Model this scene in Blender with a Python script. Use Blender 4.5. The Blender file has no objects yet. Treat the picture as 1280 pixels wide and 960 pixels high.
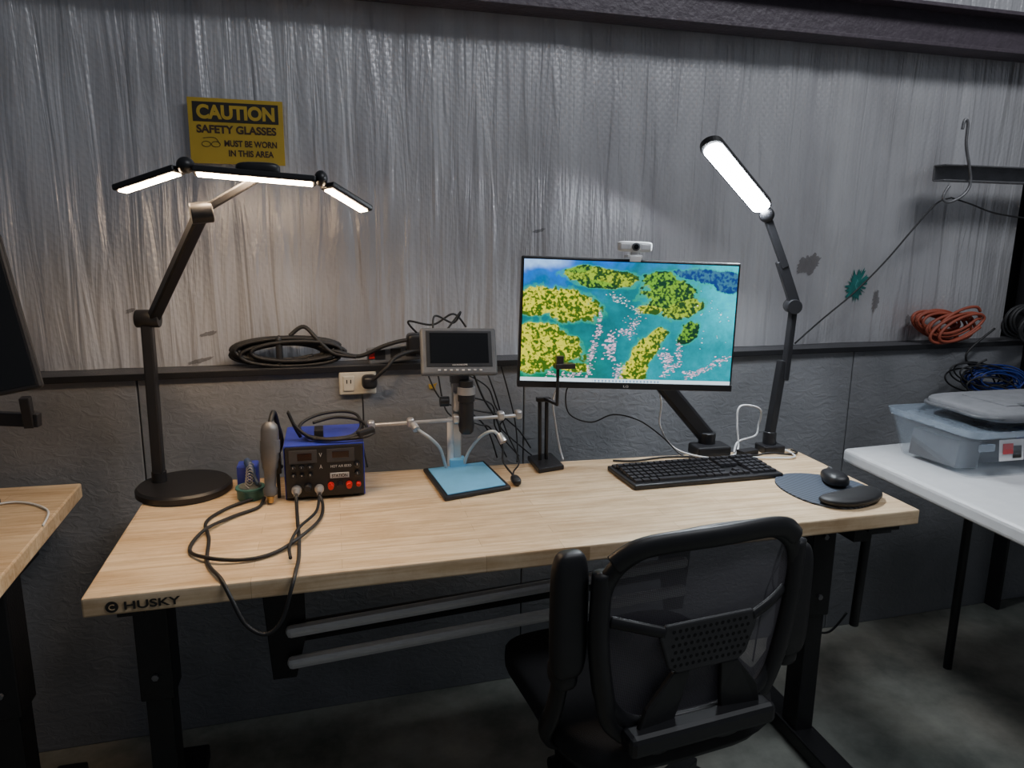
import bpy, math, random
import numpy as np
from mathutils import Vector, Matrix, Euler, noise
random.seed(4)
ZT=0.82
sc=bpy.context.scene
col=sc.collection

# ---------------------------------------------------------------- materials
def newmat(name):
    m=bpy.data.materials.new(name); m.use_nodes=True
    nt=m.node_tree; b=nt.nodes["Principled BSDF"]
    return m,nt,b
def N(nt,t,**kw):
    n=nt.nodes.new(t)
    for k,v in kw.items(): setattr(n,k,v)
    return n
def mat(name,c,rough=.5,metal=0,var=.12,scale=30,bump=0,bscale=200,stretch=(1,1,1),alpha=1,spec=.5,trans=0):
    m,nt,b=newmat(name)
    tc=N(nt,"ShaderNodeTexCoord"); mp=N(nt,"ShaderNodeMapping"); mp.inputs["Scale"].default_value=stretch
    nt.links.new(tc.outputs["Object"],mp.inputs[0])
    no=N(nt,"ShaderNodeTexNoise"); no.inputs["Scale"].default_value=scale; no.inputs["Detail"].default_value=5
    nt.links.new(mp.outputs[0],no.inputs["Vector"])
    cr=N(nt,"ShaderNodeValToRGB")
    e=cr.color_ramp.elements
    e[0].position=.3;e[1].position=.7
    e[0].color=tuple(max(0,x*(1-var)) for x in c)+(1,); e[1].color=tuple(min(1,x*(1+var)) for x in c)+(1,)
    nt.links.new(no.outputs[0],cr.inputs[0]); nt.links.new(cr.outputs[0],b.inputs["Base Color"])
    b.inputs["Roughness"].default_value=rough; b.inputs["Metallic"].default_value=metal
    b.inputs["Alpha"].default_value=alpha
    b.inputs["Specular IOR Level"].default_value=spec
    b.inputs["Transmission Weight"].default_value=trans
    if bump:
        n2=N(nt,"ShaderNodeTexNoise"); n2.inputs["Scale"].default_value=bscale; n2.inputs["Detail"].default_value=4
        nt.links.new(mp.outputs[0],n2.inputs["Vector"])
        bp=N(nt,"ShaderNodeBump"); bp.inputs["Strength"].default_value=bump; bp.inputs["Distance"].default_value=.01
        nt.links.new(n2.outputs[0],bp.inputs["Height"]); nt.links.new(bp.outputs[0],b.inputs["Normal"])
    return m
def emis(name,c,s):
    m,nt,b=newmat(name)
    b.inputs["Base Color"].default_value=c+(1,)
    b.inputs["Emission Color"].default_value=c+(1,); b.inputs["Emission Strength"].default_value=s
    return m
BLK=mat("black_plastic",(.013,.013,.015),.42)
BLKM=mat("black_metal",(.016,.016,.018),.42,.2,bump=.1)
BLKR=mat("black_rubber",(.012,.012,.013),.55)
LEDG=mat("dusty_ledge",(.05,.05,.055),.7,bump=.3)
CHB=mat("chair_black",(.012,.012,.014),.45)
FAB=mat("seat_fabric",(.012,.012,.014),.9,bump=.5,bscale=900)
SIL=mat("silver_metal",(.50,.50,.51),.35,.7)
SILD=mat("brushed_steel",(.80,.80,.80),.42,.25,stretch=(1,20,20))
WHT=mat("white_plastic",(.72,.73,.74),.4,var=.04)
IVO=mat("ivory_plastic",(.6,.56,.46),.45)
GRY=mat("gray_plastic",(.12,.125,.135),.45)
LGRY=mat("light_gray_fabric",(.22,.225,.24),.9,bump=.4,bscale=600)
BLUE=mat("blue_enamel",(.035,.05,.42),.4,var=.08)
MATB=mat("blue_silicone",(.15,.44,.70),.6,var=.05)
RED=mat("red_plastic",(.6,.02,.02),.35)
ORG=mat("orange_rubber",(.30,.065,.035),.55)
BLUW=mat("blue_wire",(.012,.03,.20),.45)
GRN=mat("teal_enamel",(.05,.17,.15),.4)
YEL=mat("sign_yellow",(.47,.32,.035),.5,var=.12,scale=8)
INK=mat("black_ink",(.02,.018,.015),.6)
INK2=mat("burnt_ink",(.05,.03,.02),.8)
DSCR=mat("dark_screen",(.006,.007,.009),.15,var=.02)
STEEL=mat("galvanized_steel",(.22,.22,.23),.45,.6,bump=.2)
BEAM=mat("painted_beam",(.075,.06,.075),.5,.1,bump=.3,bscale=60)
TEAL=mat("teal_paint",(.01,.13,.12),.6,var=.4)
GOLD=mat("tape_yellow",(.4,.25,.03),.6)
TAN=mat("cardboard",(.42,.26,.13),.8)
CLEAR=mat("clear_plastic",(.45,.53,.62),.15,alpha=.13,var=.05)
LEDW=emis("led_warm",(1.0,.70,.42),175)
LEDC=emis("led_cool",(.86,.93,1.0),225)

def wood(name,tint=1.0):
    m,nt,b=newmat(name); L=nt.links
    tc=N(nt,"ShaderNodeTexCoord")
    br=N(nt,"ShaderNodeTexBrick"); br.offset=.37; br.offset_frequency=2
    br.inputs["Scale"].default_value=1; br.inputs["Brick Width"].default_value=.46; br.inputs["Row Height"].default_value=.042
    br.inputs["Mortar Size"].default_value=.0006; br.inputs["Bias"].default_value=0
    br.inputs["Color1"].default_value=(.80*tint,.63*tint,.42*tint,1); br.inputs["Color2"].default_value=(.70*tint,.53*tint,.335*tint,1)
    br.inputs["Mortar"].default_value=(.50*tint,.36*tint,.21*tint,1)
    L.new(tc.outputs["Object"],br.inputs["Vector"])
    mp=N(nt,"ShaderNodeMapping"); mp.inputs["Scale"].default_value=(1.6,26,26); L.new(tc.outputs["Object"],mp.inputs[0])
    no=N(nt,"ShaderNodeTexNoise"); no.inputs["Scale"].default_value=3; no.inputs["Detail"].default_value=9; no.inputs["Distortion"].default_value=.6; L.new(mp.outputs[0],no.inputs["Vector"])
    cr=N(nt,"ShaderNodeValToRGB"); e=cr.color_ramp.elements; e[0].position=.32;e[1].position=.62; e[0].color=(.72,.62,.50,1); e[1].color=(1,1,1,1)
    L.new(no.outputs[0],cr.inputs[0])
    mx=N(nt,"ShaderNodeMix",data_type='RGBA',blend_type='MULTIPLY'); mx.inputs[0].default_value=.85
    L.new(br.outputs["Color"],mx.inputs[6]); L.new(cr.outputs[0],mx.inputs[7])
    mq=N(nt,"ShaderNodeMapping"); mq.inputs["Scale"].default_value=(1,2.2,1); L.new(tc.outputs["Object"],mq.inputs[0])
    n3=N(nt,"ShaderNodeTexNoise"); n3.inputs["Scale"].default_value=6; n3.inputs["Detail"].default_value=9; n3.inputs["Roughness"].default_value=.72; L.new(mq.outputs[0],n3.inputs["Vector"])
    c3=N(nt,"ShaderNodeValToRGB"); e=c3.color_ramp.elements; e[0].position=.36;e[1].position=.56; e[0].color=(.74,.67,.60,1); e[1].color=(1,1,1,1)
    L.new(n3.outputs[0],c3.inputs[0])
    m2=N(nt,"ShaderNodeMix",data_type='RGBA',blend_type='MULTIPLY'); m2.inputs[0].default_value=.8
    L.new(mx.outputs[2],m2.inputs[6]); L.new(c3.outputs[0],m2.inputs[7]); L.new(m2.outputs[2],b.inputs["Base Color"])
    b.inputs["Roughness"].default_value=.5
    bp=N(nt,"ShaderNodeBump"); bp.inputs["Strength"].default_value=.12; bp.inputs["Distance"].default_value=.003
    L.new(no.outputs[0],bp.inputs["Height"]); L.new(bp.outputs[0],b.inputs["Normal"])
    return m
WOOD=wood("butcher_block"); WOOD2=wood("butcher_block_b",.92)

def sheet_mat():
    m,nt,b=newmat("reinforced_foil_sheet"); L=nt.links
    tc=N(nt,"ShaderNodeTexCoord")
    mp=N(nt,"ShaderNodeMapping"); mp.inputs["Scale"].default_value=(6,6,.6); L.new(tc.outputs["Object"],mp.inputs[0])
    n1=N(nt,"ShaderNodeTexNoise"); n1.inputs["Scale"].default_value=1.6; n1.inputs["Detail"].default_value=6; n1.inputs["Distortion"].default_value=.3; L.new(mp.outputs[0],n1.inputs["Vector"])
    cr=N(nt,"ShaderNodeValToRGB"); e=cr.color_ramp.elements; e[0].position=.3;e[1].position=.7; e[0].color=(.52,.515,.54,1); e[1].color=(.70,.70,.72,1)
    L.new(n1.outputs[0],cr.inputs[0])
    n2=N(nt,"ShaderNodeTexNoise"); n2.inputs["Scale"].default_value=2.5; n2.inputs["Detail"].default_value=8; L.new(tc.outputs["Object"],n2.inputs["Vector"])
    c2=N(nt,"ShaderNodeValToRGB"); e=c2.color_ramp.elements; e[0].position=.30;e[1].position=.5; e[0].color=(.80,.79,.78,1); e[1].color=(1,1,1,1); L.new(n2.outputs[0],c2.inputs[0])
    mx=N(nt,"ShaderNodeMix",data_type='RGBA',blend_type='MULTIPLY'); mx.inputs[0].default_value=.8
    L.new(cr.outputs[0],mx.inputs[6]); L.new(c2.outputs[0],mx.inputs[7]); L.new(mx.outputs[2],b.inputs["Base Color"])
    b.inputs["Roughness"].default_value=.30; b.inputs["Metallic"].default_value=.48
    w1=N(nt,"ShaderNodeTexWave"); w1.bands_direction='DIAGONAL'; w1.inputs["Scale"].default_value=26; w1.inputs["Distortion"].default_value=.6; L.new(tc.outputs["Object"],w1.inputs["Vector"])
    mpf=N(nt,"ShaderNodeMapping"); mpf.inputs["Scale"].default_value=(-1,1,1); L.new(tc.outputs["Object"],mpf.inputs[0])
    w2=N(nt,"ShaderNodeTexWave"); w2.bands_direction='DIAGONAL'; w2.inputs["Scale"].default_value=26; w2.inputs["Distortion"].default_value=.6; L.new(mpf.outputs[0],w2.inputs["Vector"])
    ad=N(nt,"ShaderNodeMath",operation='MAXIMUM'); L.new(w1.outputs["Fac"],ad.inputs[0]); L.new(w2.outputs["Fac"],ad.inputs[1])
    b1=N(nt,"ShaderNodeBump"); b1.inputs["Strength"].default_value=.10; b1.inputs["Distance"].default_value=.004; L.new(ad.outputs[0],b1.inputs["Height"])
    mp3=N(nt,"ShaderNodeMapping"); mp3.inputs["Scale"].default_value=(15,15,1.1); L.new(tc.outputs["Object"],mp3.inputs[0])
    n3=N(nt,"ShaderNodeTexNoise"); n3.inputs["Scale"].default_value=1.6; n3.inputs["Detail"].default_value=4; n3.inputs["Roughness"].default_value=.45; n3.inputs["Distortion"].default_value=.7; L.new(mp3.outputs[0],n3.inputs["Vector"])
    b2=N(nt,"ShaderNodeBump"); b2.inputs["Strength"].default_value=.6; b2.inputs["Distance"].default_value=.03; L.new(n3.outputs[0],b2.inputs["Height"]); L.new(b1.outputs[0],b2.inputs["Normal"])
    L.new(b2.outputs[0],b.inputs["Normal"])
    return m
SHEET=sheet_mat()
def rough_wall():
    m,nt,b=newmat("painted_rough_board"); L=nt.links
    tc=N(nt,"ShaderNodeTexCoord")
    n1=N(nt,"ShaderNodeTexNoise"); n1.inputs["Scale"].default_value=4; n1.inputs["Detail"].default_value=9; L.new(tc.outputs["Object"],n1.inputs["Vector"])
    cr=N(nt,"ShaderNodeValToRGB"); e=cr.color_ramp.elements; e[0].position=.3;e[1].position=.72; e[0].color=(.16,.165,.175,1); e[1].color=(.25,.255,.27,1)
    L.new(n1.outputs[0],cr.inputs[0]); L.new(cr.outputs[0],b.inputs["Base Color"])
    b.inputs["Roughness"].default_value=.55
    mp=N(nt,"ShaderNodeMapping"); mp.inputs["Scale"].default_value=(1,1,1.6); L.new(tc.outputs["Object"],mp.inputs[0])
    n2=N(nt,"ShaderNodeTexNoise"); n2.inputs["Scale"].default_value=28; n2.inputs["Detail"].default_value=5; n2.inputs["Distortion"].default_value=1.2; L.new(mp.outputs[0],n2.inputs["Vector"])
    bp=N(nt,"ShaderNodeBump"); bp.inputs["Strength"].default_value=.45; bp.inputs["Distance"].default_value=.008; L.new(n2.outputs[0],bp.inputs["Height"]); L.new(bp.outputs[0],b.inputs["Normal"])
    return m
LOWW=rough_wall()
def concrete():
    m,nt,b=newmat("worn_concrete"); L=nt.links
    tc=N(nt,"ShaderNodeTexCoord")
    n1=N(nt,"ShaderNodeTexNoise"); n1.inputs["Scale"].default_value=3; n1.inputs["Detail"].default_value=12; n1.inputs["Roughness"].default_value=.65; L.new(tc.outputs["Object"],n1.inputs["Vector"])
    cr=N(nt,"ShaderNodeValToRGB"); e=cr.color_ramp.elements; e[0].position=.35;e[1].position=.7; e[0].color=(.12,.125,.115,1); e[1].color=(.38,.37,.34,1)
    L.new(n1.outputs[0],cr.inputs[0])
    n2=N(nt,"ShaderNodeTexNoise"); n2.inputs["Scale"].default_value=.9; n2.inputs["Detail"].default_value=3; L.new(tc.outputs["Object"],n2.inputs["Vector"])
    c2=N(nt,"ShaderNodeValToRGB"); e=c2.color_ramp.elements; e[0].position=.42;e[1].position=.58; e[0].color=(1,.93,.84,1); e[1].color=(.90,1,.96,1); L.new(n2.outputs[0],c2.inputs[0])
    mx=N(nt,"ShaderNodeMix",data_type='RGBA',blend_type='MULTIPLY'); mx.inputs[0].default_value=.8
    L.new(cr.outputs[0],mx.inputs[6]); L.new(c2.outputs[0],mx.inputs[7]); L.new(mx.outputs[2],b.inputs["Base Color"])
    b.inputs["Roughness"].default_value=.6
    bp=N(nt,"ShaderNodeBump"); bp.inputs["Strength"].default_value=.3; bp.inputs["Distance"].default_value=.01; L.new(n1.outputs[0],bp.inputs["Height"]); L.new(bp.outputs[0],b.inputs["Normal"])
    return m
CONC=concrete()
def stripes():
    m,nt,b=newmat("striped_pad"); L=nt.links
    tc=N(nt,"ShaderNodeTexCoord"); w=N(nt,"ShaderNodeTexWave"); w.inputs["Scale"].default_value=45; w.bands_direction='DIAGONAL'; L.new(tc.outputs["Object"],w.inputs["Vector"])
    cr=N(nt,"ShaderNodeValToRGB"); e=cr.color_ramp.elements; e[0].color=(.010,.014,.022,1); e[1].color=(.10,.125,.17,1)
    L.new(w.outputs["Fac"],cr.inputs[0]); L.new(cr.outputs[0],b.inputs["Base Color"]); b.inputs["Roughness"].default_value=.7
    return m
PAD=stripes()
def meshmat():
    m,nt,b=newmat("mesh_fabric"); L=nt.links
    b.inputs["Base Color"].default_value=(.09,.085,.10,1); b.inputs["Roughness"].default_value=.55
    tc=N(nt,"ShaderNodeTexCoord")
    w=N(nt,"ShaderNodeTexWave"); w.bands_direction='X'; w.inputs["Scale"].default_value=120; L.new(tc.outputs["Object"],w.inputs["Vector"])
    w2=N(nt,"ShaderNodeTexWave"); w2.bands_direction='Z'; w2.inputs["Scale"].default_value=120; L.new(tc.outputs["Object"],w2.inputs["Vector"])
    mx=N(nt,"ShaderNodeMath",operation='MAXIMUM'); L.new(w.outputs["Fac"],mx.inputs[0]); L.new(w2.outputs["Fac"],mx.inputs[1])
    mr=N(nt,"ShaderNodeMapRange"); mr.inputs[3].default_value=.40; mr.inputs[4].default_value=.92; L.new(mx.outputs[0],mr.inputs[0])
    L.new(mr.outputs[0],b.inputs["Alpha"])
    return m
MESH=meshmat()

# ---------------------------------------------------------------- geometry helpers
class G:
    def __init__(s,name,loc=(0,0,0),rot=(0,0,0),local=False):
        s.e=bpy.data.objects.new(name,None); s.e.empty_display_size=.05; col.objects.link(s.e)
        s.loc=Vector(loc); s.e.location=s.loc+Vector((0,0,ZT)); s.e.rotation_euler=rot; s.local=local
    def P(s,p):
        p=Vector(p); return p if s.local else p-s.loc
    def add(s,name,verts,faces,m,smooth=False,bevel=0,seg=2,raw=False):
        me=bpy.data.meshes.new(name)
        me.from_pydata([tuple(v if raw else s.P(v)) for v in verts],[],faces)
        me.validate(); me.update()
        import bmesh
        bm=bmesh.new(); bm.from_mesh(me); bmesh.ops.recalc_face_normals(bm,faces=bm.faces); bm.to_mesh(me); bm.free()
        ob=bpy.data.objects.new(name,me); col.objects.link(ob); ob.parent=s.e
        if m: me.materials.append(m)
        if smooth:
            for p in me.polygons: p.use_smooth=True
        if bevel:
            md=ob.modifiers.new("b",'BEVEL'); md.width=bevel; md.segments=seg; md.limit_method='ANGLE'; md.angle_limit=.6
        return ob
    def box(s,name,c,sz,m,rot=(0,0,0),bevel=.0015,seg=2):
        R=Euler(rot).to_matrix(); c=Vector(c)
        vs=[c+R@Vector((x*sz[0]/2,y*sz[1]/2,z*sz[2]/2)) for x in(-1,1) for y in(-1,1) for z in(-1,1)]
        fs=[(0,1,3,2),(4,6,7,5),(0,4,5,1),(2,3,7,6),(0,2,6,4),(1,5,7,3)]
        return s.add(name,vs,fs,m,bevel=bevel,seg=seg)
    def frame(s,a,b,up=(0,0,1)):
        a=Vector(a);b=Vector(b); d=(b-a); L=d.length; d.normalize(); up=Vector(up)
        if abs(d.dot(up))>.98: up=Vector((0,1,0))
        x=d.cross(up).normalized(); z=x.cross(d).normalized()
        return a,b,d,x,z,L
    def bar(s,name,a,b,w,h,m,up=(0,0,1),bevel=.002):
        a,b,d,x,z,L=s.frame(a,b,up)
        vs=[p+x*(i*w/2)+z*(j*h/2) for p in(a,b) for i in(-1,1) for j in(-1,1)]
        fs=[(0,1,3,2),(4,6,7,5),(0,4,5,1),(2,3,7,6),(0,2,6,4),(1,5,7,3)]
        return s.add(name,vs,fs,m,bevel=bevel)
    def lathe(s,name,a,b,prof,m,n=24,up=(0,0,1)):
        a,b,d,x,z,L=s.frame(a,b,up)
        vs=[];fs=[]
        for t,r in prof:
            for k in range(n):
                an=2*math.pi*k/n
                vs.append(a+d*(t*L)+x*(r*math.cos(an))+z*(r*math.sin(an)))
        for i in range(len(prof)-1):
            for k in range(n):
                fs.append((i*n+k,i*n+(k+1)%n,(i+1)*n+(k+1)%n,(i+1)*n+k))
        fs.append(tuple(range(n))[::-1]); fs.append(tuple((len(prof)-1)*n+k for k in range(n)))
        ob=s.add(name,vs,fs,m,smooth=True)
        md=ob.modifiers.new("e",'EDGE_SPLIT'); md.split_angle=.7
        return ob
    def cyl(s,name,a,b,r,m,n=20): return s.lathe(name,a,b,[(0,r*.93),(.0001+min(.04,.002/max(1e-4,(Vector(b)-Vector(a)).length)),r),(1-min(.04,.002/max(1e-4,(Vector(b)-Vector(a)).length)),r),(1,r*.93)],m,n)
    def tube(s,name,pts,r,m,n=8,cyc=False,sub=8,flat=None):
        P=[Vector(p) for p in pts]; S=[]
        K=len(P)
        rng=range(K) if cyc else range(K-1)
        for i in rng:
            if cyc: p0,p1,p2,p3=P[i-1],P[i],P[(i+1)%K],P[(i+2)%K]
            else: p0=P[max(i-1,0)];p1=P[i];p2=P[i+1];p3=P[min(i+2,K-1)]
            for j in range(sub):
                t=j/sub
                S.append(.5*((2*p1)+(p2-p0)*t+(2*p0-5*p1+4*p2-p3)*t*t+(3*p1-p0-3*p2+p3)*t**3))
        if not cyc: S.append(P[-1])
        M=len(S); vs=[];fs=[]
        prev=None
        for i,p in enumerate(S):
            if cyc: d=S[(i+1)%M]-S[i-1]
            else: d=S[min(i+1,M-1)]-S[max(i-1,0)]
            if d.length<1e-9: d=Vector((0,0,1))
            d.normalize()
            if prev is None:
                u=Vector((0,1,0)) if abs(d.y)<.9 else Vector((1,0,0))
            else: u=prev
            u=(u-d*u.dot(d)).normalized(); prev=u; v=d.cross(u)
            ru,rv=(r,r) if flat is None else flat
            for k in range(n):
                an=2*math.pi*k/n; vs.append(p+u*(ru*math.cos(an))+v*(rv*math.sin(an)))
        for i in range(M if cyc else M-1):
            j=(i+1)%M
            for k in range(n): fs.append((i*n+k,i*n+(k+1)%n,j*n+(k+1)%n,j*n+k))
        if not cyc:
            fs.append(tuple(range(n))[::-1]); fs.append(tuple((M-1)*n+k for k in range(n)))
        return s.add(name,vs,fs,m,smooth=True)
    def extr(s,name,pts,vec,m,bevel=0,smooth=False,seg=2):
        P=[Vector(p) for p in pts]; v=Vector(vec); n=len(P)
        vs=P+[p+v for p in P]
        fs=[tuple(range(n)),tuple(range(2*n-1,n-1,-1))]+[(i,(i+1)%n,n+(i+1)%n,n+i) for i in range(n)]
        return s.add(name,vs,fs,m,bevel=bevel,smooth=smooth,seg=seg)
    def blob(s,name,c,r,m,e1=1,e2=1,rot=(0,0,0),nu=32,nv=18,fn=None):
        R=Euler(rot).to_matrix(); c=Vector(c); vs=[];fs=[]
        f=lambda w,e: math.copysign(abs(w)**e,w)
        for i in range(nv+1):
            ph=-math.pi/2+math.pi*i/nv
            for k in range(nu):
                th=2*math.pi*k/nu
                p=Vector((r[0]*f(math.cos(ph),e1)*f(math.cos(th),e2),r[1]*f(math.cos(ph),e1)*f(math.sin(th),e2),r[2]*f(math.sin(ph),e1)))
                if fn: p=fn(p)
                vs.append(c+R@p)
        for i in range(nv):
            for k in range(nu): fs.append((i*nu+k,i*nu+(k+1)%nu,(i+1)*nu+(k+1)%nu,(i+1)*nu+k))
        return s.add(name,vs,fs,m,smooth=True)
    def text(s,name,body,loc,w,h,m,rot=(math.pi/2,0,0),bold=.0,depth=.0004):
        cu=bpy.data.curves.new(name,'FONT'); cu.body=body; cu.size=1; cu.offset=bold; cu.extrude=.001
        cu.align_x='CENTER'; cu.align_y='CENTER'
        ob=bpy.data.objects.new(name+"_tmp",cu); col.objects.link(ob)
        bpy.context.view_layer.update()
        me=bpy.data.meshes.new_from_object(ob.evaluated_get(bpy.context.evaluated_depsgraph_get()))
        bpy.data.objects.remove(ob)
        xs=[v.co.x for v in me.vertices]; ys=[v.co.y for v in me.vertices]
        cx=(min(xs)+max(xs))/2; cy=(min(ys)+max(ys))/2; sx=w/(max(xs)-min(xs)); sy=h/(max(ys)-min(ys))
        R=Euler(rot).to_matrix(); c=s.P(loc)
        for v in me.vertices:
            v.co=c+R@Vector(((v.co.x-cx)*sx,(v.co.y-cy)*sy,v.co.z/.001*depth))
        me.materials.clear(); me.materials.append(m)
        o=bpy.data.objects.new(name,me); col.objects.link(o); o.parent=s.e
        return o

# ---------------------------------------------------------------- camera
yaw,pitch,roll=-0.241,0.204,0.011
f=Vector((-math.sin(yaw)*math.cos(pitch),math.cos(yaw)*math.cos(pitch),-math.sin(pitch)))
r=Vector((math.cos(yaw),math.sin(yaw),0)); u=r.cross(f)
r2=r*math.cos(roll)+u*math.sin(roll); u2=r2.cross(f)
cd=bpy.data.cameras.new("camera"); cam=bpy.data.objects.new("camera",cd); col.objects.link(cam)
Mx=Matrix((r2,u2,-f)).transposed().to_4x4(); Mx.translation=Vector((.461,-1.378,.654+ZT)); cam.matrix_world=Mx
cd.sensor_width=36; cd.lens=915.9/1280*36; cd.clip_start=.02
sc.camera=cam

# ---------------------------------------------------------------- room
PS=0.037
def wallG(name): return G(name,(0,.741,0),(0,0,PS),local=True)
UC=.382
def wp(x,z,d=0):
    s=1+d/2.1346; return (UC+(x-UC)*s, d, .654+(z-.654)*s)
me=bpy.data.meshes.new("floor"); me.from_pydata([(-4,-4,-.05),(6,-4,-.05),(6,2.5,-.05),(-4,2.5,-.05),(-4,-4,0),(6,-4,0),(6,2.5,0),(-4,2.5,0)],[],[(0,3,2,1),(4,5,6,7),(0,1,5,4),(1,2,6,5),(2,3,7,6),(3,0,4,7)]); me.materials.append(CONC)
o=bpy.data.objects.new("floor",me); col.objects.link(o)
w=wallG("wall_back")
edges=[-2.4,-1.27,-.06,1.03,2.25,3.4,4.6]
for i in range(len(edges)-1):
    a,b=edges[i]+.0015,edges[i+1]-.0015
    w.box("lower_panel_%d"%i,((a+b)/2,.06,(-ZT+.262)/2),(b-a,.12,ZT+.262),LOWW,bevel=.003)
w.box("panel_backing",(1.1,.13,-.2),(7,.02,1.2),BLKR)
w.box("ledge_cap",(1.1,.05,.268),(7,.13,.010),LEDG)
w.box("ledge_lip",(1.1,-.013,.264),(7,.005,.018),BLKM)
def sheet_y(x,z):
    env=.55+.45*noise.noise(Vector((x*1.3,4,2)))
    return .075+.014*noise.noise(Vector((x*2.4,z*.5,1)))+.010*env*noise.noise(Vector((x*8+.8*noise.noise(Vector((x,z*2,3))),z*.8,5)))+.0045*env*noise.noise(Vector((x*22+1.4*noise.noise(Vector((x*2,z*2.0,7))),z*1.4,9)))
nu,nv=560,70; U0,U1=-2.4,2.99; Z0,Z1=.274,1.34
vs=[];fs=[]
for j in range(nv+1):
    z=Z0+(Z1-Z0)*j/nv
    for i in range(nu+1):
        x=U0+(U1-U0)*i/nu
        vs.append((x,sheet_y(x,z),z))
for j in range(nv):
    for i in range(nu):
        a=j*(nu+1)+i; fs.append((a,a+1,a+nu+2,a+nu+1))
w.add("insulation_sheet",vs,fs,SHEET,smooth=True)
w.box("sheet_backing",(1.1,.13,.8),(7,.02,1.2),BLKR)
w.box("upper_siding",(1.1,.10,1.9),(7,.03,.95),SHEET)
# paint / grime marks and a painted-on glint lie on the sheet surface of the wall
def patch(name,c,rx,rz,m,jit,seed,n=48):
    rs_=random.Random(seed); x0_,z0_=c; R_=[]
    for k in range(n):
        a=2*math.pi*k/n; R_.append(1-jit/2+jit*rs_.random()+.35*noise.noise(Vector((math.cos(a)*1.3+seed,math.sin(a)*1.3,seed))))
    vs=[(x0_,sheet_y(x0_,z0_)-.0025,z0_)]; fs=[]
    for ring in range(1,5):
        for k in range(n):
            a=2*math.pi*k/n; q_=R_[k]*ring/4; x=x0_+rx*q_*math.cos(a); z=z0_+rz*q_*math.sin(a)+.25*rx*q_*math.cos(a)
            vs.append((x,sheet_y(x,z)-.0025,z))
    for k in range(n): fs.append((0,1+k,1+(k+1)%n))
    for ring in range(3):
        for k in range(n): fs.append((1+ring*n+k,1+ring*n+(k+1)%n,1+(ring+1)*n+(k+1)%n,1+(ring+1)*n+k))
    w.add(name,vs,fs,m,smooth=True)
SMU=mat("grime",(.12,.11,.11),.8,alpha=.5)
c=wp(2.235,.485,.07); patch("teal_paint_mark",(c[0],c[2]),.036,.048,TEAL,.75,5,64)
patch("painted_glint",(c[0]+.004,c[2]+.004),.006,.016,mat("pale_teal",(.15,.42,.42),.5),.2,6)  # pale spot, a highlight painted onto the teal mark
for i,(x,z,rx,rz) in enumerate([(2.03,.56,.045,.032),(2.32,.43,.015,.04),(.13,.375,.025,.006),(-.06,.44,.012,.006),(1.07,.66,.02,.005),(2.47,.36,.012,.02),(.10,.30,.03,.006)]):
    c=wp(x,z,.07); patch("grime_%d"%i,(c[0],c[2]),rx,rz,SMU,.4,i+11)
g=wallG("trim_beam")
g.box("web",(1.1,.04,1.335),(7,.03,.13),BEAM)
g.box("lower_flange",(1.1,.02,1.275),(7,.10,.012),BEAM)
g.box("upper_flange",(1.1,.02,1.395),(7,.10,.012),BEAM)
g=wallG("dark_column")  # plain dark column past the right end of the sheet
g.box("web",(3.14,.03,.25),(.22,.05,2.14),BLKM)
g.box("flange",(3.03,.0,.25),(.014,.12,2.14),BLKM)

# ---------------------------------------------------------------- workbench
def bench(name,A,B,C,D,mat_,legx,label=False):
    g=G(name,((A[0]+B[0])/2,.3,-ZT))
    T=.038
    pts=[(A[0],A[1],-T),(B[0],B[1],-T),(C[0],C[1],-T),(D[0],D[1],-T)]
    g.extr("top",pts,(0,0,T),mat_,bevel=.004)
    for i,x in enumerate(legx):
        g.box("leg_sleeve_%d"%i,(x,.30,-.22),(.072,.085,.36),BLKM,bevel=.004)
        g.box("leg_tube_%d"%i,(x,.30,-.42),(.055,.07,.72),BLKM,bevel=.003)
        g.box("foot_%d"%i,(x,.30,-.79),(.075,.58,.045),BLKM,bevel=.006)
        g.box("head_plate_%d"%i,(x,.30,-.048),(.09,.5,.018),BLKM)
        g.box("gusset_%d"%i,(x+.0,.30,-.085),(.05,.36,.06),BLKM)
        for yy in(.03,.57): g.cyl("glide_%d_%d"%(i,int(yy*100)),(x,yy,-ZT),(x,yy,-.81),.02,BLKR)
        for zz in(-.12,-.16,-.34): g.cyl("bolt_%d_%d"%(i,int(-zz*100)),(x,.262,zz),(x,.251,zz),.008,STEEL,n=6)
    a,b=min(legx),max(legx)
    g.box("front_rail",((a+b)/2,.13,-.06),(b-a,.03,.044),BLKM)
    g.box("rear_rail",((a+b)/2,.50,-.06),(b-a,.03,.044),BLKM)
    return g
g=bench("workbench",(0,-.02),(1.84,.03),(1.845,.56),(-.01,.615),WOOD,(.04,1.76))
g.text("edge_lettering","HUSKY",(.118,-.0185,-.021),.095,.016,INK,rot=(math.pi/2,0,.027),bold=.02)
g.lathe("edge_emblem",(.050,-.020,-.021),(.050,-.0205,-.021),[(0,.011),(1,.011)],INK)
g.text("emblem_mark","C",(.050,-.0216,-.021),.010,.011,WOOD,rot=(math.pi/2,0,.027))
g.cyl("crank_shaft",(1.84,.15,-.075),(1.70,.15,-.075),.008,BLKM)
g.box("crank_arm",(1.81,.15,-.10),(.11,.022,.016),BLKM)
g.cyl("crank_handle",(1.80,.15,-.08),(1.79,.15,-.37),.012,BLKM)
g.extr("rack_bracket_left",[(.25,.47,-.20),(.36,.47,-.20),(.36,.47,-.40),(.33,.47,-.52),(.27,.47,-.52)],(0,.012,0),BLKM,bevel=.002)
g.bar("rack_upper_tube",(.31,.452,-.375),(1.45,.452,-.29),.030,.033,SILD,bevel=.013)
g.bar("rack_lower_tube",(.31,.452,-.465),(1.45,.452,-.38),.030,.033,SILD,bevel=.013)
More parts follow.
